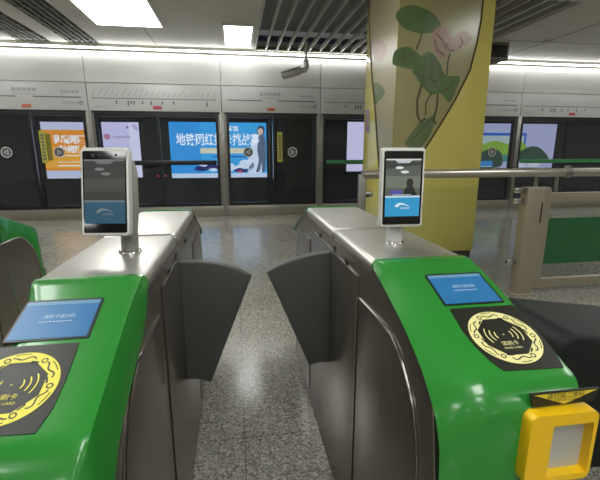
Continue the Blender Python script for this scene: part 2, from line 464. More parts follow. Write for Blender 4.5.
# ------------------------------------------------------------------ backlit adverts across the track
AY = 11.3
def advert(x0, x1, z0, z1, label):
    t = empty('advertising_lightbox', ((x0+x1)/2, AY+.1, z0), label, 'lightbox', 'backlit adverts across the track')
    b = MB(t.location); b.box(x0-.06, x1+.06, AY+.004, AY+.2, z0-.06, z1+.06); b.build('frame', M['black'], t)
    return t
def Efn(k): return FR(AY-.002*k)
EM = {}
def E_(rgb, s=3.0):
    s *= 1.35
    k = (rgb, s)
    if k not in EM: EM[k] = glow('backlit_%d_%d_%d' % rgb, rgb, s)
    return EM[k]
def rect(d, x0, x1, z0, z1, k, m): d.flat(((x0, z0), (x1, z0), (x1, z1), (x0, z1)), Efn(k), m)
# orange
t = advert(-4.80, -3.50, .56, 1.97, 'orange backlit advert with two lines of white lettering')
d = MB(t.location); O = t.location
rect(d, -4.80, -3.50, .56, 1.97, 0, E_((206, 208, 228)))
rect(d, -4.80, -3.50, .76, 1.78, 1, E_((240, 150, 40)))
rect(d, -4.80, -3.50, .82, 1.35, 2, E_((246, 172, 56)))
rect(d, -4.74, -4.60, 1.02, 1.68, 3, E_((120, 110, 24)))
p = d.build('poster', None, t, recalc=False)
d = MB(O); W = E_((255, 250, 240))
d.text('乳暗河酒鼻', .185, lambda p, q: (p-4.07, AY-.008, q*1.15+1.53), W, bold=.01)
d.text('障何放心', .175, lambda p, q: (p-4.06, AY-.008, q*1.1+1.29), W, bold=.01)
rect(d, -4.5, -3.75, .87, .90, 3, W); rect(d, -4.5, -3.62, .97, .985, 3, W); rect(d, -4.45, -3.75, 1.13, 1.15, 3, W)
d.build('lettering', None, p, recalc=False)
# white
t = advert(-3.36, -2.45, .57, 1.98, 'pale white and lavender backlit advert with a small red emblem')
d = MB(t.location)
rect(d, -3.36, -2.45, .57, 1.98, 0, E_((214, 208, 236)))
rect(d, -2.70, -2.45, .57, 1.98, 1, E_((232, 228, 246)))
d.flat(smoothpoly([(-2.62, 1.93), (-2.5, 1.9), (-2.47, 1.75), (-2.58, 1.82)]), Efn(2), E_((196, 190, 214)))
p = d.build('poster', None, t, recalc=False)
d = MB(t.location)
d.flat(smoothpoly([(-3.33, 1.66), (-3.24, 1.69), (-3.17, 1.66), (-3.18, 1.57), (-3.25, 1.54), (-3.32, 1.58)]), Efn(2), E_((196, 128, 150)))
for k in range(8): rect(d, -3.1+k*.055, -3.06+k*.055, 1.58, 1.63, 2, E_((176, 160, 190)))
for k in range(12): rect(d, -3.3+k*.05, -3.265+k*.05, 1.36, 1.385, 2, E_((200, 192, 220)))
d.flat(circ(-2.73, 1.85, .025, 16), Efn(3), E_((70, 70, 90)))
d.build('emblem', None, p, recalc=False)
# blue
t = advert(-1.70, .86, .54, 2.0, 'big sky blue backlit advert with white lettering and a standing figure')
d = MB(t.location)
rect(d, -1.70, .86, .54, 2.0, 0, E_((62, 176, 236)))
rect(d, -1.70, -.9, .54, 2.0, 1, E_((50, 160, 230)))
rect(d, -1.70, .86, .54, .66, 3, E_((214, 228, 246)))
for k, (cx, cz, r) in enumerate(((-.85, .85, .13), (-.6, .82, .14), (-.36, .86, .15), (-.15, .82, .14), (.1, .78, .13), (.25, .9, .15), (.45, .75, .15))):
    d.flat(circ(cx, cz, r, 24, r*.8), Efn(2), E_((230, 240, 250)))
p = d.build('poster', None, t, recalc=False)
d = MB(t.location); W = E_((250, 252, 255), 3.4)
d.text('地铁网红打卡挑战赛',   .245, lambda p, q: (p*1.0-.43, AY-.012, q*1.35+1.53), W, bold=.004)
d.text('武汉', .13, lambda p, q: (p-.02, AY-.012, q+1.83), W, bold=.006)
d.build('lettering', None, p, recalc=False)
d = MB(t.location)
rect(d, -.92, .30, 1.19, 1.33, 4, E_((236, 226, 190))); rect(d, -.6, .35, 1.08, 1.12, 4, E_((40, 110, 190)))
d.flat(smoothpoly([(-1.1, .76), (-1.0, .86), (-.8, .84), (-.7, .92), (-.45, .88), (-.3, .95), (-.18, .8), (-.4, .74), (-.6, .8), (-.85, .72)]), Efn(4), E_((40, 50, 110)))
d.flat(smoothpoly([(-.05, .72), (.1, .8), (.3, .76), (.42, .9), (.5, .95), (.48, .78), (.25, .68)]), Efn(4), E_((44, 52, 116)))
d.flat(smoothpoly([(.02, .70), (.12, .74), (.22, .71), (.12, .68)]), Efn(5), E_((206, 60, 70)))
d.build('banner_shapes', None, p, recalc=False)
d = MB(t.location)
d.flat(smoothpoly([(.36, .68), (.34, 1.0), (.42, 1.2), (.44, 1.5), (.56, 1.62), (.66, 1.5), (.7, 1.0), (.72, .68)]), Efn(4), E_((228, 240, 252)))
d.flat(smoothpoly([(.62, 1.70), (.62, 1.86), (.70, 1.92), (.80, 1.88), (.80, 1.72), (.72, 1.66)]), Efn(5), E_((60, 70, 90)))
d.flat(circ(.70, 1.77, .075, 24, .09), Efn(6), E_((230, 200, 180)))
d.flat(smoothpoly([(.60, 1.30), (.66, 1.64), (.72, 1.66), (.82, 1.60), (.84, 1.1), (.80, .72), (.72, .72), (.72, .95), (.66, .72), (.56, .70), (.64, 1.0)]), Efn(5), E_((96, 108, 132)))
d.build('figure', None, p, recalc=False)
# white box beside the pillar
t = advert(3.14, 4.6, .68, 2.05, 'plain white backlit advert half hidden behind the yellow pillar')
d = MB(t.location); rect(d, 3.14, 4.6, .68, 2.05, 0, E_((226, 216, 240))); rect(d, 3.24, 4.5, .92, 1.0, 1, E_((206, 200, 224)))
d.build('poster', None, t, recalc=False)
# landscape
t = advert(6.3, 9.75, .74, 2.05, 'backlit advert of green trees and lavender sky right of the pillar')
d = MB(t.location)
rect(d, 6.3, 9.75, .74, 2.05, 0, E_((196, 196, 226), 2.2))
rect(d, 6.3, 8.75, 1.0, 1.78, 1, E_((60, 110, 200), 2.2)); rect(d, 6.3, 8.68, 1.05, 1.70, 2, E_((196, 214, 206), 2.2))
d.flat(smoothpoly([(6.3, 1.25), (6.9, 1.5), (7.3, 1.45), (7.7, 1.55), (8.2, 1.45), (8.68, 1.5), (8.68, 1.05), (6.3, 1.05)]), Efn(3), E_((150, 190, 70), 2.2))
d.flat(smoothpoly([(6.3, 1.06), (7.0, 1.15), (7.8, 1.1), (8.68, 1.2), (8.68, .95), (6.3, .95)]), Efn(4), E_((70, 150, 130), 2.2))
p = d.build('poster', None, t, recalc=False)
d = MB(t.location)
d.flat(smoothpoly([(7.1, .76), (7.2, 1.1), (7.45, 1.28), (7.8, 1.3), (8.0, 1.1), (7.95, .78)]), Efn(6), E_((70, 100, 80), 1.6))
d.flat(smoothpoly([(8.35, 1.08), (8.55, 1.22), (8.9, 1.38), (9.2, 1.36), (9.5, 1.15), (9.55, .98), (9.0, .95), (8.5, 1.0)]), Efn(6), E_((66, 100, 78), 1.6))
for x0 in (7.3, 8.4, 8.9): rect(d, x0, x0+.4, .78, .92, 7, E_((236, 238, 240), 2.2))
rect(d, 7.25, 7.7, .8, .96, 8, E_((70, 150, 210), 2.2))
d.build('trees', None, p, recalc=False)

# ------------------------------------------------------------------ yellow pillar
PX0, PX1, PY0, PY1 = 1.49, 2.43, 3.75, 4.65
t = empty('pillar', ((PX0+PX1)/2, (PY0+PY1)/2, 0), 'square yellow enamel pillar with a painted lotus panel', 'pillar', kind='structure')
O = t.location
b = MB(O); b.bevbox(PX0, PX1, PY0, PY1, .25, CEIL, .006, 2); b.build('shaft', M['pillar'], t)
b = MB(O); b.box(PX0+.015, PX1-.015, PY0+.015, PY1-.015, 0, .25); b.build('skirting', M['skirt'], t)
def fpt(u, v): p = at(u, v, 'Y', PY0); return (p.x, p.z)
def cpx(x, y): return fpt(360+x/4.207, 36+y/4.21)
def onfront(k): return lambda p, q: (p, PY0-.0012*k, q)
edge = [fpt(*q) for q in ((483, 0), (481, 20), (477, 42), (470, 70), (455, 100), (440, 125), (424, 150), (410, 172), (400, 185))]
edge = [(x, z) for x, z in edge]
poly = [(PX0+.001, CEIL-.01), (edge[0][0]+.01, CEIL-.01)]+edge+[(PX0+.001, edge[-1][1]-.06)]
d = MB(O); d.flat(poly, onfront(1)); mur = d.build('mural', M['mural'], t, recalc=False)
def strip2(pts, w):
    out = []; back = []
    for i, p in enumerate(pts):
        q = Vector(pts[min(i+1, len(pts)-1)])-Vector(pts[max(i-1, 0)]); n = Vector((-q.y, q.x)).normalized()*w/2
        out.append((p[0]+n.x, p[1]+n.y)); back.append((p[0]-n.x, p[1]-n.y))
    return out, back
def ribbon(d, pts, w, fn, m):
    a, c = strip2(pts, w); n = len(pts)
    d.add([fn(*p) for p in a]+[fn(*p) for p in c], [(i, i+1, n+i+1, n+i) for i in range(n-1)], m)
d = MB(O); ribbon(d, [(edge[0][0]+.01, CEIL-.01)]+edge, .018, onfront(2), M['line']); d.build('border_line', None, mur, recalc=False)
d = MB(O)
d.flat(smoothpoly([cpx(*q) for q in ((136, 100), (150, 60), (200, 45), (240, 70), (262, 90), (255, 118), (220, 140), (175, 130), (142, 122))]), onfront(2), M['leaf'])
d.flat(smoothpoly([cpx(*q) for q in ((220, 140), (262, 82), (300, 70), (335, 115), (360, 165), (418, 172), (402, 228), (376, 280), (340, 242), (300, 246), (265, 215), (240, 180))]), onfront(3), M['leaf'])
d.flat(smoothpoly([cpx(*q) for q in ((280, 120), (310, 100), (330, 150), (340, 220), (300, 230), (270, 190))]), onfront(4), M['leaf2'])
d.flat(smoothpoly([cpx(*q) for q in ((190, 455), (208, 420), (250, 365), (290, 345), (318, 330), (304, 395), (272, 450), (235, 480))]), onfront(2), M['leaf2'])
d.flat(smoothpoly([cpx(*q) for q in ((150, -90), (210, -130), (300, -100), (340, -40), (280, -10), (190, -30))]), onfront(2), M['leaf'])
for pts in (((225, 150), (262, 170), (300, 185), (332, 230)), ((300, 80), (303, 130), (300, 185)), ((345, 150), (330, 190), (300, 185)), ((400, 180), (380, 215), (340, 235)), ((150, 110), (185, 85), (235, 78)), ((180, 60), (185, 85), (190, 125)), ((210, 450), (255, 395), (305, 345))):
    ribbon(d, [cpx(*q) for q in pts], .008, onfront(4.6), M['stem'])
d.build('painted_leaves', None, mur, recalc=False)
d = MB(O)
for w, pts in ((.022, ((258, 205), (240, 270), (240, 330), (252, 362), (275, 345))), (.014, ((300, 240), (276, 280), (274, 335))), (.02, ((326, 240), (322, 300), (308, 350), (318, 372))), (.016, ((378, 70), (368, 110), (364, 165))), (.015, ((262, -20), (250, 20), (235, 60)))):
    ribbon(d, [cpx(*q) for q in pts], w, onfront(5), M['stem'])
d.build('painted_stems', None, mur, recalc=False)
d = MB(O)
for zi, q in enumerate((((300, 10), (304, 50), (330, 88), (362, 90), (380, 60), (360, 10)), ((350, 20), (360, 70), (410, 64), (440, 30), (420, 0)), ((410, 40), (440, 40), (470, 10), (440, -20), (400, 0)), ((330, -40), (300, 0), (310, 40), (360, 30), (380, -20)))):
    d.flat(smoothpoly([cpx(*z) for z in q]), onfront(5+.5*zi), M['pink'])
for pts in (((310, 15), (325, 60), (355, 85)), ((360, 30), (372, 60), (395, 62)), ((420, 5), (430, 30), (415, 50)), ((320, -10), (345, 20), (362, 60))):
    ribbon(d, [cpx(*q) for q in pts], .008, onfront(8), M['line'])
d.build('painted_flower', None, mur, recalc=False)
# left side of the pillar
def spt(u, v): p = at(u, v, 'X', PX0); return (p.y, p.z)
def onside(k): return lambda p, q: (PX0-.0012*k, p, q)
e2 = [spt(*q) for q in ((369, 0), (370, 42), (372.5, 80), (375, 105), (378, 150), (381, 185))]
poly = [(PY0+.001, CEIL-.01), (e2[0][0], CEIL-.01)]+e2+[(PY0+.001, e2[-1][1]-.05)]
d = MB(O); d.flat(poly, onside(1)); ms = d.build('side_mural', M['mural_left'], t, recalc=False)
d = MB(O); ribbon(d, [(e2[0][0], CEIL-.01)]+e2, .05, onside(2), M['line']); d.build('border_line', None, ms, recalc=False)
d = MB(O)
def sc(x, y): return spt(360+x/4.207, 36+y/4.21)
d.flat(smoothpoly([sc(*q) for q in ((62, 200), (85, 205), (104, 232), (98, 255), (80, 272), (66, 285))]), onside(2), M['leaf2'])
d.flat(smoothpoly([sc(*q) for q in ((55, 30), (85, 20), (112, 40), (108, 80), (85, 110), (60, 90))]), onside(2), M['pink'])
d.build('painted_leaves', None, ms, recalc=False)
d = MB(O)
for k, (v0, v1) in enumerate(((110, 114), (115, 119), (120, 124), (125, 129), (129.5, 132.5))):
    d.flat([spt(366, v0), spt(369.5, v0), spt(369.5, v1), spt(366, v1)], onside(2), M['purple'])
d.build('purple_notice', None, t, recalc=False)

# ------------------------------------------------------------------ fare gates
SL = .36; YT = .935; YC = 1.45
NRM = Vector((0, -SL, 1)).normalized()
def zs(y): return 1.0-SL*(YT-y)
def interp(tab, y):
    tab = sorted(tab)
    if y <= tab[0][0]: return tab[0][1]
    for (a, p), (c, q) in zip(tab, tab[1:]):
        if y <= c: return p+(q-p)*(y-a)/(c-a)
    return tab[-1][1]
LOWR = [(.545, .50), (.552, .66), (.562, .76), (.580, .806), (.61, .838), (.648, .868), (.70, .898), (.755, .922), (.83, .949), (.893, .970), (.93, .980), (.95, .984)]
LOWF = [(.545, .80), (.575, .835), (.60, .85), (.70, .89), (.80, .926), (.90, .962), (.93, .975), (.95, .984)]
LOWN = [(.545, .2), (.58, .22), (.70, .26), (.82, .34), (.90, .5), (.94, .8), (.95, .97)]
LOWL = [(.545, .45), (.556, .60), (.575, .70), (.60, .755), (.65, .805), (.70, .835), (.76, .856), (.83, .882), (.88, .90), (.915, .93), (.94, .97), (.95, .982)]
def cover_sections(x0, x1, inl, inr, LOW, flip=False, dy=0.0):
    secs = []
    ys = [.962, .95, .935, .92, .90, .87, .84, .80, .76, .72, .68, .65, .62, .60, .585, .572, .562, .554, .549, .547]
    for y in ys:
        top = min(1.004, zs(y)+.004)
        if y > .9: top = min(top, 1.004-.0)
        dr = 0 if y > .585 else (.585-y)/.038
        top -= .03*dr*dr
        k = max(0, min(1, (.955-y)/.13)); k = k*k*(3-2*k)
        il = .012+(inl-.012)*k+.012*dr*dr; ir = .012+(inr-.012)*k+.012*dr*dr
        zl = min(interp(LOW, y), top-.012)
        def side(i, sg, xo):
            # from the low edge up to the ridge, rounded at the ridge
            r = min(.022, (top-zl)*.4)
            pts = [(xo, zl), (xo+sg*i*.22, zl+(top-zl)*.36), (xo+sg*i*.52, zl+(top-zl)*.70), (xo+sg*i*.80, top-r*.40), (xo+sg*(i-.002), top-r*.14), (xo+sg*(i+.006), top-.0008), (xo+sg*(i+.020), top)]
            return pts
        L = side(il, 1, x0-.004-.006*dr*0); R = side(ir, -1, x1+.004)
        pts = L+[(x, z) for x, z in R[::-1]]
        yy = (2*YC-y) if flip else y+dy
        secs.append([(p, yy, q) for p, q in pts])
    return secs

def flap_mesh(org, poly, y, rot=None, th=.02):
    b = MB(org)
    b.prism(poly, -th, th, rot or (lambda p, q, w: (p, y+w, q)), bev=.008)
    return b

def gate(x0, x1, inl, inr, scx, pcx, label, flaps, ringm, scanner=False, LOW=LOWR, dy=0.0, FAR=None):
    FAR = FAR or LOWF
    xc = (x0+x1)/2
    t = empty('fare_gate', (xc, YC, 0), label, 'fare gate', 'row of fare gates')
    O = t.location
    # body: outline in y/z, both ends alike
    near = [(.57, .0), (.57, .64)]+[(y, z+.002) for y, z in LOW if y > .58]
    prof = [(y+dy, z) for y, z in near]+[(2*YC-y, z) for y, z in ([(.57, .0), (.57, .64)]+[(y, z+.002) for y, z in FAR if y > .59])[::-1]]
    b = MB(O); b.prism(prof, x0, x1, lambda p, q, w: (w, p, q), bev=.004); body = b.build('body', M['side'], t)
    b = MB(O); b.box(x0+.012, x1-.012, .62, 2.24, 0, .05); b.build('plinth', M['dark'], body)
    # lids
    for k, (y0, y1) in enumerate(((.95+dy, 1.383), (1.387, 1.953))):
        b = MB(O); b.bevbox(x0-.003, x1+.003, y0, y1, .955, 1.0, .018, 5); b.build('lid', M['steel_top'], t)
    # side panels and doors
    for s, X in ((-1, x0), (1, x1)):
        pl = lambda p, q, w, X=X, s=s: (X+s*w, p, q)
        b = MB(O); b.prism([(1.075, .06), (1.79, .06), (1.79, .918), (1.075, .918)], -.001, .004, pl, bev=.002); sp = b.build('side_panel', M['side'], t)
        b = MB(O); b.tube([(X+s*.004, 1.79, .921), (X+s*.004, 1.075, .921)], .0035, 6); b.tube([(X+s*.003, 1.072, .918), (X+s*.003, 1.072, .06)], .0025, 6); b.build('edge_strip', M['steel'], sp)
        for fl in (False, True):
            g = (lambda y: 2*YC-y) if fl else (lambda y: y+dy)
            line = [(1.055, .862), (.95, .866), (.85, .868), (.80, .865), (.765, .852), (.735, .832), (.70, .80), (.675, .768), (.655, .72), (.642, .66), (.635, .56), (.63, .40), (.63, .06)]
            poly = [(g(y), z) for y, z in line]+[(g(1.055), .06)]
            b = MB(O); b.prism(poly, -.001, .003, pl, bev=.0015); dr = b.build('access_door', M['side'], t)
            b = MB(O); b.tube([(X+s*.004, g(y), z) for y, z in line], .0032, 6); b.build('trim_strip', M['chrome'], dr)
        for yy, zz in ((1.2, .945), (1.36, .95), (1.62, .945)):
            b = MB(O); b.tube([(X, yy, zz-.015), (X+s*.005, yy, zz-.015)], .009, 14); b.build('sensor', M['dark'], t)
    # green end covers
    b = MB(O); b.loft(cover_sections(x0, x1, inl, inr, LOW, False, dy)); cov = b.build('cover', M['green'], t, sharp=50)
    b = MB(O); b.loft(cover_sections(x0, x1, .03, .03, FAR, True)); tag(b.build('cover', M['green'], t, sharp=50))
    tag(cov, None)
    # sloping face helper: x, distance down the slope from YT, height off the face
    cs = math.sqrt(1+SL*SL)
    def P(h): return lambda x, y: (x, y+dy+NRM.y*h, zs(y)+.004+NRM.z*h)
    hw = .068; ya, yb = .772, .868
    b = MB(O); b.prism(rrect(scx-hw-.004, scx+hw+.005, ya-.004, yb+.006, .004), -.004, .0016, lambda p, q, w: P(w)(p, q)); dsp = b.build('display', M['dark'], t)
    b = MB(O); b.flat(((scx-hw, ya), (scx+hw, ya), (scx+hw, yb), (scx-hw, yb)), P(.0022), G['lcd'])
    b.flat(((scx-hw, yb-.010), (scx+hw, yb-.010), (scx+hw, yb), (scx-hw, yb)), P(.0026), G['lcdbar'])
    scr = b.build('screen', None, dsp, recalc=False)
    b = MB(O)
    b.text('请刷卡或扫码', .0095, lambda p, q: P(.003)(p+scx+.004, q*1.1+.825), G['lcdtext'])
    for k in range(10): b.flat(rrect(scx-.028+k*.006, scx-.0235+k*.006, .811, .8135, .001, 2), P(.003), G['lcdtext'])
    b.build('lettering', None, scr, recalc=False)
    # card reader pad
    pc = pcx; cy = .675
    pad = [(-.076, .758), (.076, .758), (.078, .74), (.080, .68), (.078, .63), (.068, .594), (-.052, .598), (-.066, .622), (-.076, .66), (-.080, .70)]
    pad = [(pc+p, q) for p, q in pad]
    b = MB(O); b.prism(pad, -.003, .0015, lambda p, q, w: P(w)(p, q)); rd = b.build('card_reader', M['blackprint'], t)
    b = MB(O)
    fe = lambda p, q: P(.0022)(pc+p, cy+q/cs)
    n = 48
    out = circ(0, 0, .071, n)
    inn = []
    for i in range(n):
        a = 2*PI*i/n; m8 = ((a+PI/8) % (PI/4))-PI/8
        inn.append((.049*math.cos(a)/max(.9, math.cos(m8)), .049*math.sin(a)/max(.9, math.cos(m8))))
    ringfaces(b, out, inn, fe, ringm)
    rg = b.build('ring', None, rd, recalc=False)
    b = MB(O); fd = lambda p, q: P(.0028)(pc+p, cy+q/cs)
    for i in range(6):
        a = PI/6+i*PI/3
        pts = [((.058+.0035*math.sin(j*.8))*math.cos(a+(j-5)*.065), (.058+.0035*math.sin(j*.8))*math.sin(a+(j-5)*.065)) for j in range(11)]
        ribbon(b, pts, .0026, fd, M['blackprint'])
        c0 = (.0600*math.cos(a+.45), .0600*math.sin(a+.45))
        ringfaces(b, circ(c0[0], c0[1], .0056, 14), circ(c0[0], c0[1], .0034, 14), fd, M['blackprint'])
        ribbon(b, [(.067*math.cos(a+j*.06-.1), .067*math.sin(a+j*.06-.1)) for j in range(7)], .0016, fd, M['blackprint'])
        ribbon(b, [((.053-.0004*j)*math.cos(a+j*.05-.5), (.053-.0004*j)*math.sin(a+j*.05-.5)) for j in range(6)], .003, fd, M['blackprint'])
    b.build('ornament', None, rg, recalc=False)
    b = MB(O)
    for s in (-1, 1):
        for k in range(3):
            r = .016+k*.010
            ribbon(b, [(s*(r*math.cos(w)+.002), .004+r*math.sin(w)) for w in [(-.55+j*.157) for j in range(8)]], .0022, fe, ringm)
    b.flat(circ(0, .004, .0016, 12), fe, ringm)
    b.text('请刷卡', .0125, lambda p, q: fe(p, q-.020), ringm)
    b.text('SWIPE CARD', .0068, lambda p, q: fe(p, q-.0315), ringm)
    b.build('lettering', None, rd, recalc=False)
    if scanner:
        Y = .545
        cxs = .566
        b = MB(O)
        F = lambda p, q, w: (p, Y-w, q)
        b.prism([(cxs-.077, .868), (cxs+.060, .868), (cxs+.050, .842), (cxs-.067, .842)], -.004, .0004, F); st = b.build('arrow_sticker', M['blackprint'], t)
        G1 = lambda p, q: (p, Y-.0012, q)
        b = MB(O); b.flat(((cxs-.071, .8665), (cxs+.055, .8665), (cxs-.008, .8435)), G1, M['yellowprint'])
        b.text('请扫描二维码', .0125, lambda p, q: (p+cxs-.008, Y-.0018, q+.8605), M['blackprint'])
        b.text('SCAN QR CODE', .006, lambda p, q: (p+cxs-.008, Y-.0018, q+.8525), M['blackprint'])
        b.build('print', None, st, recalc=False)
        b = MB(O)
        o1 = rrect(cxs-.085, cxs+.048, .70, .838, .014); i1 = rrect(cxs-.040, cxs+.040, .712, .815, .004)
        # frame body as a rounded ring with depth
        n = len(o1)
        vs = []
        for pl_, dd in ((o1, -.015), (o1, .014), ([(p*.985+cxs*.985*0+(.015)*cxs*1.0, q) for p, q in o1], .020), (i1, .020), (i1, -.004)):
            vs += [(p, Y-dd, q) for p, q in pl_]
        fs = []
        for r in range(4):
            for k in range(n): fs.append((r*n+k, r*n+(k+1) % n, (r+1)*n+(k+1) % n, (r+1)*n+k))
        b.add(vs, fs); sf = b.build('code_scanner', M['yellowplastic'], t)
        b = MB(O); b.prism(i1, -.002, .002, F); b.build('scanner_window', M['window'], sf)
        b = MB(O)
        b.box(cxs-.040, cxs-.034, Y-.012, Y-.002, .712, .815); b.build('gasket', M['dark'], sf)
    for poly, fn in flaps:
        b = MB(O); b.prism(poly, -.018, .018, fn, bev=.007); b.build('flap', M['flap'], t)
    return t

G = dict(lcd=glow('display_blue', (16, 122, 182), .8), lcdbar=glow('display_bar', (120, 176, 210), .7), lcdtext=glow('display_text', (205, 226, 240), .8))
FY = lambda p, q, w: (p, 1.43+w, q)
flapL = [(-.215, .892), (-.144, .892), (-.09, .885), (-.05, .874), (.0, .854), (.045, .829), (-.122, .407), (-.14, .418), (-.165, .427), (-.19, .430), (-.215, .428)]
flapR = [(.35, .908), (.331, .908), (.26, .90), (.185, .88), (.14, .862), (.1, .840), (.262, .445), (.28, .452), (.31, .456), (.35, .452)]
XL0, XL1, XR0, XR1 = -.448, -.21, .343, .605
wing = [(0, .90), (.15, .895), (.30, .872), (.42, .845), (.52, .80), (.545, .76), (.36, .44), (.28, .452), (.1, .46), (0, .45)]
ca, sa = math.cos(math.radians(-36)), math.sin(math.radians(-36))
FWING = lambda p, q, w: (XR1+p*ca-w*sa, 1.43+p*sa+w*ca, q)
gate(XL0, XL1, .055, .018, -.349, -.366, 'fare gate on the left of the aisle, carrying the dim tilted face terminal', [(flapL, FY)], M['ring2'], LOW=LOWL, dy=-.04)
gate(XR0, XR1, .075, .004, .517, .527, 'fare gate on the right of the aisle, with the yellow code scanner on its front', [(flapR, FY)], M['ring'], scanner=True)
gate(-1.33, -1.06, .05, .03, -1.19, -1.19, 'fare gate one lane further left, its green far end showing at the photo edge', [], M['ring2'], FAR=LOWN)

# ------------------------------------------------------------------ face scanning terminals
def terminal(loc, rz, tilt, roll, off, label, lit, pole_top, poleprof):
    t = empty('face_terminal', loc, label, 'face scanner', 'face terminals on the fare gates')
    b = MB(); b.lathe([(.030, 0), (.031, .003), (.030, .006), (.022, .008)]); b.build('base_flange', M['chrome'], t)
    b = MB(); b.tube(poleprof[0], poleprof[1], 24); b.build('pole', M['grey_plastic' if not lit else 'white_plastic'], t)
    # housing built flat facing -y, then turned
    R = Matrix.Translation(Vector(off)) @ Matrix.Rotation(rz, 4, 'Z') @ Matrix.Rotation(roll, 4, 'Y') @ Matrix.Rotation(tilt, 4, 'X')
    W, H, D = (.064 if lit else .061), .114, .013
    def X(p, q, w): return R @ Vector((p, -D-w, q))
    b = MB(); b.prism(rrect(-W, W, -H, H, .008), -2*D, 0, X, bev=.003); hs = b.build('housing', M['white_plastic'], t)
    b = MB(); b.prism(rrect(-W+.006, W-.006, -H+.008, H-.009, .004), -.001, .0012, X); gl = b.build('screen_glass', M['glossblack'], hs)
    f = lambda k: (lambda p, q: X(p, q, .0014+.0003*k))
    e = 1.0 if lit else .22
    def g(nm, c, s=1.0): return glow('screen_%s_%s' % (nm, 'lit' if lit else 'dim'), c, e*s)
    b = MB(); w = .052
    b.flat(((-w, -.022), (w, -.022), (w, .080), (-w, .080)), f(0), g('view', (112, 120, 108) if lit else (96, 102, 92), .5))
    b.flat(((-w, .000), (w, .000), (w, .034), (-w, .034)), f(1), g('mid', (150, 160, 140), .45))
    b.flat(((-w, .054), (w, .066), (w, .074), (-w, .080)), f(1), g('ceil', (70, 76, 70), .5))
    for p, q in ((-.012, .058), (.004, .046)): b.flat(circ(p, q, .012, 16, .004), f(2), g('lamp', (220, 226, 220), .9))
    b.flat(((-w, .079), (w, .079), (w, .083), (-w, .083)), f(3), g('bar', (222, 228, 228), .8))
    b.flat(((-.026, .079), (.026, .079), (.016, .071), (-.016, .071)), f(3), g('tab', (212, 220, 220), .7))
    b.flat(((-w, -.082), (w, -.082), (w, -.026), (-w, -.026)), f(3), g('blue', (40, 150, 200), .9))
    b.flat(((-w, -.027), (w, -.027), (w, -.022), (-w, -.022)), f(4), g('line', (196, 220, 230), .9))
    if lit:
        b.flat(smoothpoly([(.004, -.02), (.008, 0), (.018, .006), (.03, .004), (.038, -.012), (.04, -.02)]), f(4), g('body', (30, 34, 40), .5))
        b.flat(circ(.020, .015, .0105, 20, .013), f(5), g('head', (44, 42, 40), .5))
        b.flat(((-.038, -.018), (-.004, -.018), (-.004, -.006), (-.038, -.006)), f(5), g('caption', (80, 80, 170), .8))
        for k in range(8): b.flat(((-.03+k*.007, -.0205), (-.0252+k*.007, -.0205), (-.0252+k*.007, -.018), (-.03+k*.007, -.018)), f(6), g('line', (196, 220, 230), .9))
    sc = b.build('screen_image', None, gl, recalc=False)
    b = MB()
    sw = [(-.022, -.054), (-.018, -.047), (-.010, -.043), (.002, -.044), (.014, -.049), (.022, -.053), (.010, -.050), (.0, -.048), (-.008, -.049), (-.013, -.054)]
    b.flat(smoothpoly(sw), f(5), g('logo', (226, 240, 248), .9))
    for k in range(5): b.flat(((-.006+k*.0058, -.060), (-.0018+k*.0058, -.060), (-.0018+k*.0058, -.056), (-.006+k*.0058, -.056)), f(5), g('logo', (226, 240, 248), .7))
    b.build('emblem', None, sc, recalc=False)
    b = MB()
    for p, r in ((-.028, .0045), (-.012, .003), (.03, .0035)):
        b = MB(); b.flat(circ(p, .094, r, 16), f(0)); b.build('camera_lens', M['dark'], gl, recalc=False)
    return t
terminal((.475, 1.145, 1.0), math.radians(-2), math.radians(-2), 0, (.001, -.03, .172), 'white face terminal on a short pole on the right fare gate, its screen lit', True, .1,
         ([(0, 0, .006), (0, 0, .05), (0, 0, .12)], [.024, .024, .022]))
terminal((-.300, 1.150, 1.0), math.radians(-7), math.radians(-11), 0, (-.034, -.035, .172), 'white face terminal on a tapered pole on the left fare gate, its screen dim', False, .2,
         ([(0, 0, .006), (.002, .002, .06), (.012, .004, .14), (.018, .012, .22), (.016, .016, .25)], [.023, .023, .021, .017, .012]))

# ------------------------------------------------------------------ railing and swing gate beyond the right fare gate
FYY = 3.12
t = empty('glass_railing', (1.75, FYY, 0), 'steel handrail with glass panel crossing in front of the yellow pillar', 'railing')
O = t.location
b = MB(O); b.tube([(1.0, FYY, 1.09), (2.7, FYY, 1.09), (6.2, FYY, 1.09)], .036, 20); b.build('handrail', M['railsteel'], t)
for x, h in ((1.0, 1.09), (5.9, 1.09)):
    b = MB(O); b.bevbox(x-.03, x+.03, FYY-.02, FYY+.02, 0, h, .006, 2); b.bevbox(x-.07, x+.07, FYY-.05, FYY+.05, 0, .012, .004, 2)
    b.build('post', M['post'], t)
for x in (2.56, 2.76, 3.7):
    b = MB(O); b.tube([(x, FYY, .968 if x < 2.7 else .92), (x, FYY, 1.08)], .016, 12); b.build('bracket', M['post'], t)
b = MB(O); b.tube([(2.845, FYY, 1.045), (2.85, FYY, 1.15)], [.03, .022], 14); b.tube([(2.82, FYY, 1.09), (2.88, FYY, 1.09)], .042, 16); b.build('joint', M['post'], t)
b = MB(O); b.box(1.06, 2.38, FYY-.005, FYY+.005, .10, .975); b.build('glass_panel', M['clear'], t)
for x, z in ((1.045, .93), (1.045, .30), (2.41, .94), (2.41, .85), (2.41, .30)):
    b = MB(O); b.bevbox(x-.045, x+.045, FYY-.018, FYY+.018, z-.022, z+.022, .006, 2); b.build('clamp', M['chrome'], t)
t = empty('gate_post', (2.545, FYY, 0), 'square tan steel post beside the swing gate, right of the pillar', 'post')
O = t.location
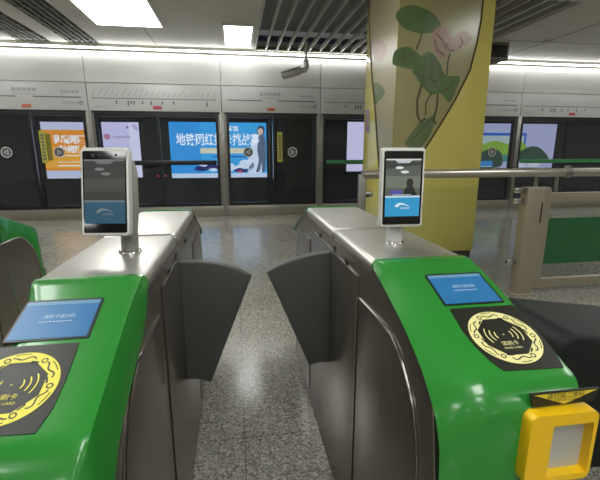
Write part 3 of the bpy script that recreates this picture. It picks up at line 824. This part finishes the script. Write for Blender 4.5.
b = MB(O); b.prism([(2.462, .004), (2.622, .004), (2.622, .965), (2.462, .965)], FYY-.05, FYY+.05, lambda p, q, w: (p, w, q), bev=.006); b.build('shaft', M['tan'], t)
b = MB(O); b.bevbox(2.44, 2.64, FYY-.07, FYY+.07, 0, .012, .004, 2); b.build('base_plate', M['tan'], t)
b = MB(O); b.box(2.600, 2.612, FYY-.053, FYY-.049, .66, .84); b.build('slot', M['dark'], t)
t = empty('swing_gate', (3.2, FYY, 0), 'glazed swing gate with a tan steel frame and a green sheet on its glass', 'gate')
O = t.location
b = MB(O)
o1 = [(2.634, .05), (3.72, .05), (3.72, .93), (2.70, .965), (2.634, .965)]
o1 = [(2.634, .05), (3.76, .05), (3.76, .915), (2.712, .915), (2.690, .965), (2.634, .965)]
i1 = [(2.712, .13), (3.68, .13), (3.68, .845), (2.712, .845), (2.712, .80), (2.712, .5)]
n = len(o1); vs = []
for pl_, y in ((o1, FYY+.025), (o1, FYY-.025), (i1, FYY-.025), (i1, FYY+.025)): vs += [(p, y, q) for p, q in pl_]
fs = [(r*n+k, r*n+(k+1) % n, ((r+1) % 4)*n+(k+1) % n, ((r+1) % 4)*n+k) for r in range(4) for k in range(n)]
b.add(vs, fs); b.build('frame', M['tan'], t)
b = MB(O); b.box(2.705, 3.69, FYY-.005, FYY+.005, .12, .85); gp = b.build('glass_panel', M['clear'], t)
b = MB(O); b.box(2.73, 3.66, FYY-.009, FYY-.0055, .27, .69); b.build('green_sheet', M['greendark'], t)
for z in (.2, .75):
    b = MB(O); b.tube([(2.628, FYY, z-.05), (2.628, FYY, z+.05)], .006, 10); b.build('hinge', M['chrome'], t)
b = MB(O)
for x in (3.74,): b.tube([(x, FYY, 0), (x, FYY, .06)], .012, 10)
b.build('foot', M['chrome'], t)

b = MB((1.6, 1.85, 0))
b.prism(rrect(1.16, 1.98, -.2, .605, .09, 8), 1.2, 1.62, lambda p, q, w: (p, w, max(0, q-.03*max(0, (p-1.42)/.15) if q > .3 else q)), bev=.03)
tag(b.build('floor_bin', M['bin']), 'low dark bin with a rounded top, on the floor beyond the right fare gate', 'bin')
# ------------------------------------------------------------------ ceiling fittings
def lamp(x0, x1, y0, y1, label, m='lamp'):
    t = empty('ceiling_light', ((x0+x1)/2, (y0+y1)/2, CEIL), label, 'ceiling light', 'ceiling lights')
    b = MB(t.location)
    for q in ((x0-.03, x0, y0-.03, y1+.03), (x1, x1+.03, y0-.03, y1+.03), (x0, x1, y0-.03, y0), (x0, x1, y1, y1+.03)): b.box(*q, CEIL-.035, CEIL-.002)
    b.build('frame', M['white_plastic'], t)
    b = MB(t.location); b.box(x0, x1, y0, y1, CEIL-.03, CEIL-.012); b.build('diffuser', M[m], t)
    return t
lamp(-.10, .32, 6.45, 7.7, 'bright ceiling light panel in front of the header, left of the baffles', 'lamp_soft')
lab = 'wide ceiling light of the hall behind the fare gates'
for x in (-6.3, -2.6, .1, 3.4, 6.6):
    for y in (-7.2, -2.6):
        lamp(x-.3, x+.3, y-.65, y+.65, lab)
for x, y in ((-5.6, 2.2), (-2.4, 2.2), (6.4, 2.2), (9.4, 2.2)): lamp(x-.3, x+.3, y-.65, y+.65, 'wide ceiling light of the hall on either side of the fare gates')
lamp(-1.75, -1.45, 1.0, 2.3, 'narrow ceiling light above the lane left of the left fare gate')
lamp(.0, .6, 2.2, 3.6, 'added wide fill light above the aisle between the two fare gates')  # unseen lamp, added to brighten the dark foreground
lamp(-.1, .7, -1.3, .1, 'added wide fill light above and just behind the viewer, over the aisle')  # unseen lamp, added to lift the foreground and the pillar front
lamp(3.3, 3.9, .6, 2.0, 'added wide fill light above the lane right of the right fare gate')  # unseen lamp, added for more light around the near gates
lamp(-6.9, -6.2, 4.9, 6.7, 'added fill light near the header, farthest to the left')  # added to throw general light on the header panels
lamp(-4.9, -4.2, 4.9, 6.7, 'added fill light near the header, left of the two vent grilles')  # another lamp added for the header's brightness
lamp(-1.9, -1.0, 4.9, 6.7, 'wide ceiling light near the header, right of the two vent grilles')
lamp(6.2, 6.9, 4.6, 6.3, 'added fill light near the header, right of the yellow pillar')  # added to light the header on the right
lamp(8.6, 9.3, 4.6, 6.3, 'added fill light near the header, farthest to the right')  # last of the lamps added to light the header

# surveillance camera
cy = 7.2
t = empty('surveillance_camera', (1.245, cy, CEIL-.02), 'grey bullet surveillance camera hanging from the ceiling baffles on a thin rod', 'camera')
O = t.location
b = MB(O); b.tube([(1.245, cy, CEIL-.02), (1.245, cy, 2.76)], .022, 14); b.build('rod', M['cctv'], t)
b = MB(O); b.bevbox(1.20, 1.29, cy-.05, cy+.05, 2.735, 2.775, .01, 2); b.tube([(1.25, cy, 2.74), (1.255, cy, 2.66), (1.235, cy, 2.615), (1.12, cy, 2.59)], [.04, .042, .045, .035], 14); b.build('mount', M['cctv'], t)
d = (Vector((.84, cy-.03, 2.50))-Vector((1.16, cy, 2.60))).normalized()
p0 = Vector((1.17, cy, 2.605))
b = MB(O)
b.tube([p0+d*k for k in (0, .012, .05, .31, .335, .34)], [.04, .052, .06, .064, .064, .058], 20)
hs = b.build('housing', M['cctv'], t)
b = MB(O); b.tube([p0+d*.3401, p0+d*.346], [.05, .045], 20); b.build('lens', M['dark'], hs)
b = MB(O); b.bm((lambda bm: (bmesh.ops.create_cube(bm, size=1), bm)[1])(bmesh.new()), None, Matrix.Translation(p0+d*.2+Vector((0, 0, .066))) @ d.to_track_quat('X', 'Z').to_matrix().to_4x4() @ Matrix.Diagonal((.36, .12, .012, 1)))
b.build('sunshade', M['cctv'], hs)
# dark box on the ceiling right of the pillar
q0 = at(508, 60, 'Z', 2.80); q1 = at(490, 66, 'Z', 2.80)
t = empty('ceiling_box', (q0.x-.25, q0.y+.5, CEIL), 'dark grey box fixed to the ceiling right of the pillar top', 'ceiling box')
b = MB(t.location); b.bevbox(q0.x-.5, q0.x, q0.y, q0.y+1.2, 2.80, CEIL-.002, .01, 2); b.build('casing', M['vent'], t)
b = MB(t.location); b.box(q0.x-.46, q0.x-.04, q0.y-.004, q0.y+.001, 2.84, CEIL-.05); b.build('cover_plate', M['dark'], t)
p = at(547, 41, 'Z', CEIL)
b = MB((p.x, p.y, CEIL-.04)); b.lathe([(.07, .0), (.085, .012), (.09, .0385)], (p.x, p.y, CEIL-.04)); tag(b.build('smoke_detector', M['cctv']), 'small round grey smoke detector on the ceiling at right', 'smoke detector')

# ------------------------------------------------------------------ light, camera, view
w = bpy.data.worlds.new('World'); S.world = w; w.use_nodes = True
w.node_tree.nodes['Background'].inputs['Color'].default_value = (.6, .62, .6, 1)
w.node_tree.nodes['Background'].inputs['Strength'].default_value = .15
cam = bpy.data.cameras.new('camera'); co = bpy.data.objects.new('camera', cam); COL.objects.link(co)
cam.sensor_fit = 'HORIZONTAL'; cam.sensor_width = 36; cam.lens = 36*FPX/600; cam.clip_start = .02
m3 = Matrix((RT, UPV, -FW)).transposed()
co.matrix_world = Matrix.Translation(CP) @ m3.to_4x4()
S.camera = co
S.view_settings.view_transform = 'Standard'; S.view_settings.look = 'None'; S.view_settings.gamma = 1; S.view_settings.exposure = 0
S.view_settings.use_curve_mapping = False
S.cycles.max_bounces = 8; S.cycles.transparent_max_bounces = 12
S.cycles.caustics_reflective = False; S.cycles.caustics_refractive = False
S.cycles.sample_clamp_indirect = 4
